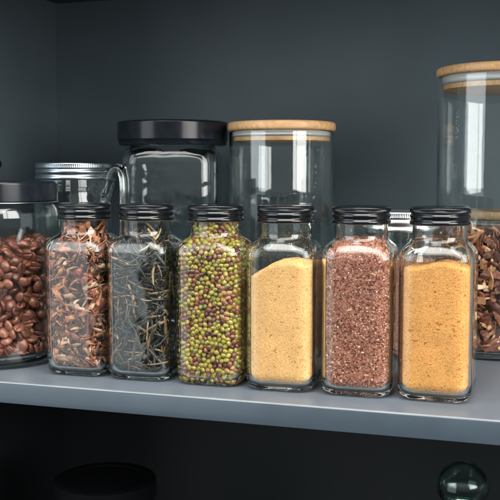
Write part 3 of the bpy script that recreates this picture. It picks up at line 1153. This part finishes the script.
profT = prof_round(0.0562 - 0.0024)
CHIPS = [(0.46, woody('red_brown_chip', (0.15, 0.042, 0.026), (0.38, 0.135, 0.075)), 'red brown chip of bark inside the tall canister', 'red brown bark chips'),
         (0.28, woody('dark_chip', (0.06, 0.022, 0.017), (0.19, 0.070, 0.048)), 'dark brown chip of bark inside the tall canister', 'dark brown bark chips'),
         (0.15, woody('tan_chip', (0.40, 0.17, 0.075), (0.64, 0.35, 0.17)), 'tan chip of bark inside the tall canister', 'tan bark chips'),
         (0.05, woody('cream_chip', (0.62, 0.40, 0.23), (0.80, 0.60, 0.40)), 'pale cream chip of bark inside the tall canister', 'cream bark chips')]
for k in range(300):
    pr, m, lb, gp = pick(CHIPS)
    z = random.uniform(0.009, 0.112)
    u = -math.pi / 2 + random.uniform(-1.5, 1.5)
    inset = [0.0080, 0.0050, 0.0025][min(k // 100, 2)] + random.uniform(-0.001, 0.001)
    P = np.array([math.cos(u), math.sin(u), 0]) * (0.0538 - inset) + np.array([0, 0, z])
    if k < 60:  # the loose top of the heap
        rr = 0.05 * math.sqrt(random.random())
        a = random.uniform(0, 6.283)
        P = np.array([rr * math.cos(a), rr * math.sin(a), 0.1095 + random.uniform(-0.003, 0.005)])
    nrm = np.array([math.cos(u), math.sin(u), 0])
    t = np.array([-math.sin(u), math.cos(u), 0])
    V, F = flake(k)
    place_piece('bark_chip', TALL, V, F, P, tangent_axes(nrm, t, random.uniform(0, 3.14), 0.5), profT, 0.0003, 6.0 * MM, 0.132, m, lb, 'bark chip', gp, True, 30)
parts = []
for k in range(1300):
    mi = random.choices(range(4), [c_[0] for c_ in CHIPS])[0]
    u = random.uniform(0, 6.283)
    rr = 0.0538 - random.uniform(0.003, 0.012) if k > 140 else 0.046 * math.sqrt(random.random())
    z = random.uniform(0.009, 0.110) if k > 140 else random.uniform(0.103, 0.109)
    nrm = np.array([math.cos(u), math.sin(u), 0])
    V, F = flake(k)
    W = clamp_in(V @ np.array(tangent_axes(nrm, np.array([-nrm[1], nrm[0], 0]), random.uniform(0, 3.14), 0.5)) + nrm * rr + np.array([0, 0, z]), profT, 0.0012, 6.5 * MM, 0.128)
    parts.append((W, F, [mi] * len(F)))
V, F = fill_mesh(profT, 6.5 * MM, lambda x, y: 0.1020 + 0.002 * math.sin(300 * x) * math.cos(260 * y), 11.0 * MM, square=False, levels=20, rough=0.002)
parts.append((V, F, [4] * len(F)))
V, F, MI = join_vf(parts)
stuff('bark_litter', TALL, V, F, [c_[1] for c_ in CHIPS] + [woody('chip_litter', (0.04, 0.015, 0.011), (0.16, 0.06, 0.036))], 'dense bark litter in the heart of the tall canister', 'bark litter', MI)


# ------------------------------------------------------------------ wide jar with the black lid
def wide_jar(label, x, y, z, rot, hb, sc=1.0, lid_mat='black_plastic'):
    t = thing('wide_jar', label, 'jar', (x, y, z), rot)
    t.scale = (sc, sc, sc)
    secs_o = [(1.0, 30, 12), (0.0, 36, 14), (0.8, 42, 16), (4, 46.5, 17), (9, 48, 17.5), (hb - 22, 48, 17.5), (hb - 15, 47.5, 18), (hb - 10.5, 46.2, 20), (hb - 7.5, 44.8, 27),
              (hb - 5.6, 43.4, 39), (hb - 4.6, 43.0, 43.0), (hb + 9, 43, 43), (hb + 10, 42, 42)]
    secs_i = [(hb + 9, 40, 40), (hb - 6, 40.0, 40.0),(hb - 7, 40, 37), (hb - 9.5, 41.0, 25), (hb - 13, 42.8, 18), (hb - 17, 44.0, 16), (hb - 22, 44.5, 15), (14, 44.5, 15), (9, 42, 14), (7, 37, 13)]
    V, F = loft([(a * MM, b * MM, c * MM) for a, b, c in secs_o + secs_i], rsq, 1.2 * MM, 6.5 * MM)
    body = link_mesh('glass_body', V, F, M['glass_thick'], t)
    R = 0.0568
    a, b = (hb - 3.6) * MM, (hb + 20.5) * MM
    V, F = loft([(a, R - 0.0130), (a, R - 0.0030), (a + 0.0006, R - 0.0018), (a + 0.004, R - 0.0012), (a + 0.005, R - 0.0006), (a + 0.0056, R), (b - 0.0022, R), (b - 0.0010, R - 0.0004), (b - 0.0003, R - 0.0013), (b, R - 0.0030), (b, R - 0.012),
                 (b - 0.0012, R - 0.0132)], lambda r: circ(r, 144), a + 0.012, b - 0.0012)
    link_mesh('lid', V, F, M[lid_mat], t, sharp=35)
    return t


wide_jar('empty square shouldered glass jar with a very wide black lid', -0.3525, 0.870, 0.0002, RAD(15), 197.0)

# ------------------------------------------------------------------ glass mug with the silver lid
MUG = thing('mason_mug', 'empty glass mug jar with a handle and a silver screw lid', 'mug', (-0.4296, 0.800, 0.0002), RAD(-3))
secs = [(1, 24), (0, 28), (0.6, 32), (3, 35.0), (8, 36), (120, 36), (130, 35.8), (138, 34.8), (143, 33.2), (146, 32.6), (150, 32.6), (152, 33.2), (154, 32.6), (171, 32.2), (172, 31.4),
        (171, 29.6), (146, 29.4), (142, 30.2), (137, 31.4), (130, 32.4), (120, 32.6), (14, 32.6), (9, 30), (7.5, 24)]
V, F = loft([(a * MM, b * MM) for a, b in secs], lambda r: circ(r, 112), 1.3 * MM, 7 * MM)
link_mesh('glass_body', V, F, M['glass_thick'], MUG)
screw_lid('lid', 37.2 * MM, 158.9 * MM, 175.4 * MM, M['silver'], MUG, 120)


def tube(path, ra, rb, n=20):
    V, F = [], []
    path = [Vector(p) for p in path]
    for k, p in enumerate(path):
        d = (path[min(k + 1, len(path) - 1)] - path[max(k - 1, 0)]).normalized()
        s = Vector((0, 1, 0))
        u = d.cross(s).normalized()
        f = 1.25 if k in (0, len(path) - 1) else 1.0
        for i in range(n):
            a = 2 * math.pi * i / n
            V.append(p + s * math.cos(a) * rb * f + u * math.sin(a) * ra * f)
    for k in range(len(path) - 1):
        for i in range(n):
            j = (i + 1) % n
            F.append((k * n + i, k * n + j, (k + 1) * n + j, (k + 1) * n + i))
    F.append(tuple(range(n - 1, -1, -1)))
    F.append(tuple((len(path) - 1) * n + i for i in range(n)))
    return V, F


hp = []
ctrl = [(0.0334, 0.1360), (0.0372, 0.1480), (0.0412, 0.1600), (0.0465, 0.1690), (0.0520, 0.1695), (0.0552, 0.1640), (0.0565, 0.1540), (0.0565, 0.130), (0.0555, 0.105), (0.0520, 0.085), (0.0460, 0.073), (0.0348, 0.066)]
for k in range(len(ctrl) - 1):
    p0, p1, p2, p3 = (np.array(ctrl[max(k - 1, 0)]), np.array(ctrl[k]), np.array(ctrl[k + 1]), np.array(ctrl[min(k + 2, len(ctrl) - 1)]))
    for i in range(6):
        t = i / 6
        q = 0.5 * ((2 * p1) + (-p0 + p2) * t + (2 * p0 - 5 * p1 + 4 * p2 - p3) * t * t + (-p0 + 3 * p1 - 3 * p2 + p3) * t ** 3)
        hp.append((q[0], 0, q[1]))
hp.append((ctrl[-1][0], 0, ctrl[-1][1]))
V, F = tube(hp, 0.0042, 0.0078)
link_mesh('handle', V, F, M['glass_thick'], MUG)

# ------------------------------------------------------------------ small jar with a silver lid behind the red crumb jar
SJ = thing('silver_lid_jar', 'round glass jar with a silver screw lid behind the reddish crumbs', 'jar', (-0.1085, 0.806, 0.0002))
secs = [(0.8, 22), (0, 26), (0.6, 30), (3, 33.0), (7, 34), (88, 34), (96, 33.4), (102, 31.6), (106, 30.2), (109, 30), (113, 30), (129, 29.8), (130, 29), (129, 27.8), (107, 27.6),
        (101, 29.4), (95, 31.0), (88, 31.4), (10, 31.4), (7, 30), (5.5, 25)]
V, F = loft([(a * MM, b * MM) for a, b in secs], lambda r: circ(r, 112), 1.0 * MM, 5.2 * MM)
link_mesh('glass_body', V, F, M['glass'], SJ)
screw_lid('lid', 33.5 * MM, 114.4 * MM, 132.2 * MM, M['tin'], SJ, 110)
profS = prof_round(0.0314)
V, F = fill_mesh(profS, 6.5 * MM, lambda x, y: 0.092 + 0.002 * math.sin(200 * x), 0.8 * MM, square=False, levels=30, rough=0.001)
gv, gf, gm = grains(V, F, 6000, (0.4 * MM, 1.1 * MM), profS, 6 * MM, 0.25 * MM, 3, [0.5, 0.2, 0.3])
V, F, MI = join_vf([(V, F, [0] * len(F)), (gv, gf, [m + 1 for m in gm])])
stuff('spice_flakes', SJ, V, F, [pm5[0], pm5[1], pm5[2], pm5[3]], 'dark red flakes inside the round jar with a silver lid', 'flakes', MI, smooth=False)

# ------------------------------------------------------------------ in the dark lower compartment
GS = thing('stoppered_jar', 'dark glass jar with a round glass knob below the shelf', 'jar', (-0.0462, 0.740, -0.3098))
secs = [(1, 40), (0, 46), (2, 50), (8, 52), (150, 52), (160, 50), (166, 47), (168, 46), (166, 44.5), (158, 47), (148, 49), (12, 49), (8, 46)]
V, F = loft([(a * MM, b * MM) for a, b in secs], lambda r: circ(r, 112), 1.2 * MM, 7 * MM)
link_mesh('glass_body', V, F, M['glass_dark'], GS)
outer = [(168.6, 40), (168.6, 47), (170, 48.5), (173, 48), (179, 44), (186, 36), (191, 26), (194, 16), (196, 11), (199, 9.5), (202, 10.5), (204.5, 14), (208, 17.5), (213, 20.3), (219, 21.4),
         (225, 20.6), (230, 18.4), (234, 15), (236.5, 11), (238, 6)]
inner = [(235.2, 5), (233.6, 9.4), (231, 13), (227.6, 16.2), (224, 18.0), (219, 18.8), (213.6, 17.6), (209.4, 14.8), (206.4, 10.8), (204.6, 6)]
V, F = loft([(a * MM, b * MM) for a, b in outer], lambda r: circ(r, 112), 172 * MM, 238.4 * MM)
V2, F2 = loft([(a * MM, b * MM) for a, b in inner], lambda r: circ(r, 112), 235.6 * MM, 204.2 * MM)
V, F, _mi = join_vf([(V, F, [0] * len(F)), (V2, F2, [0] * len(F2))])
st = link_mesh('stopper', V, F, M['knob_glass'], GS)
wide_jar('black lidded glass jar standing in the dark lower compartment', -0.3903, 0.780, -0.3098, RAD(10), 181.0, 0.88, 'matte_black')
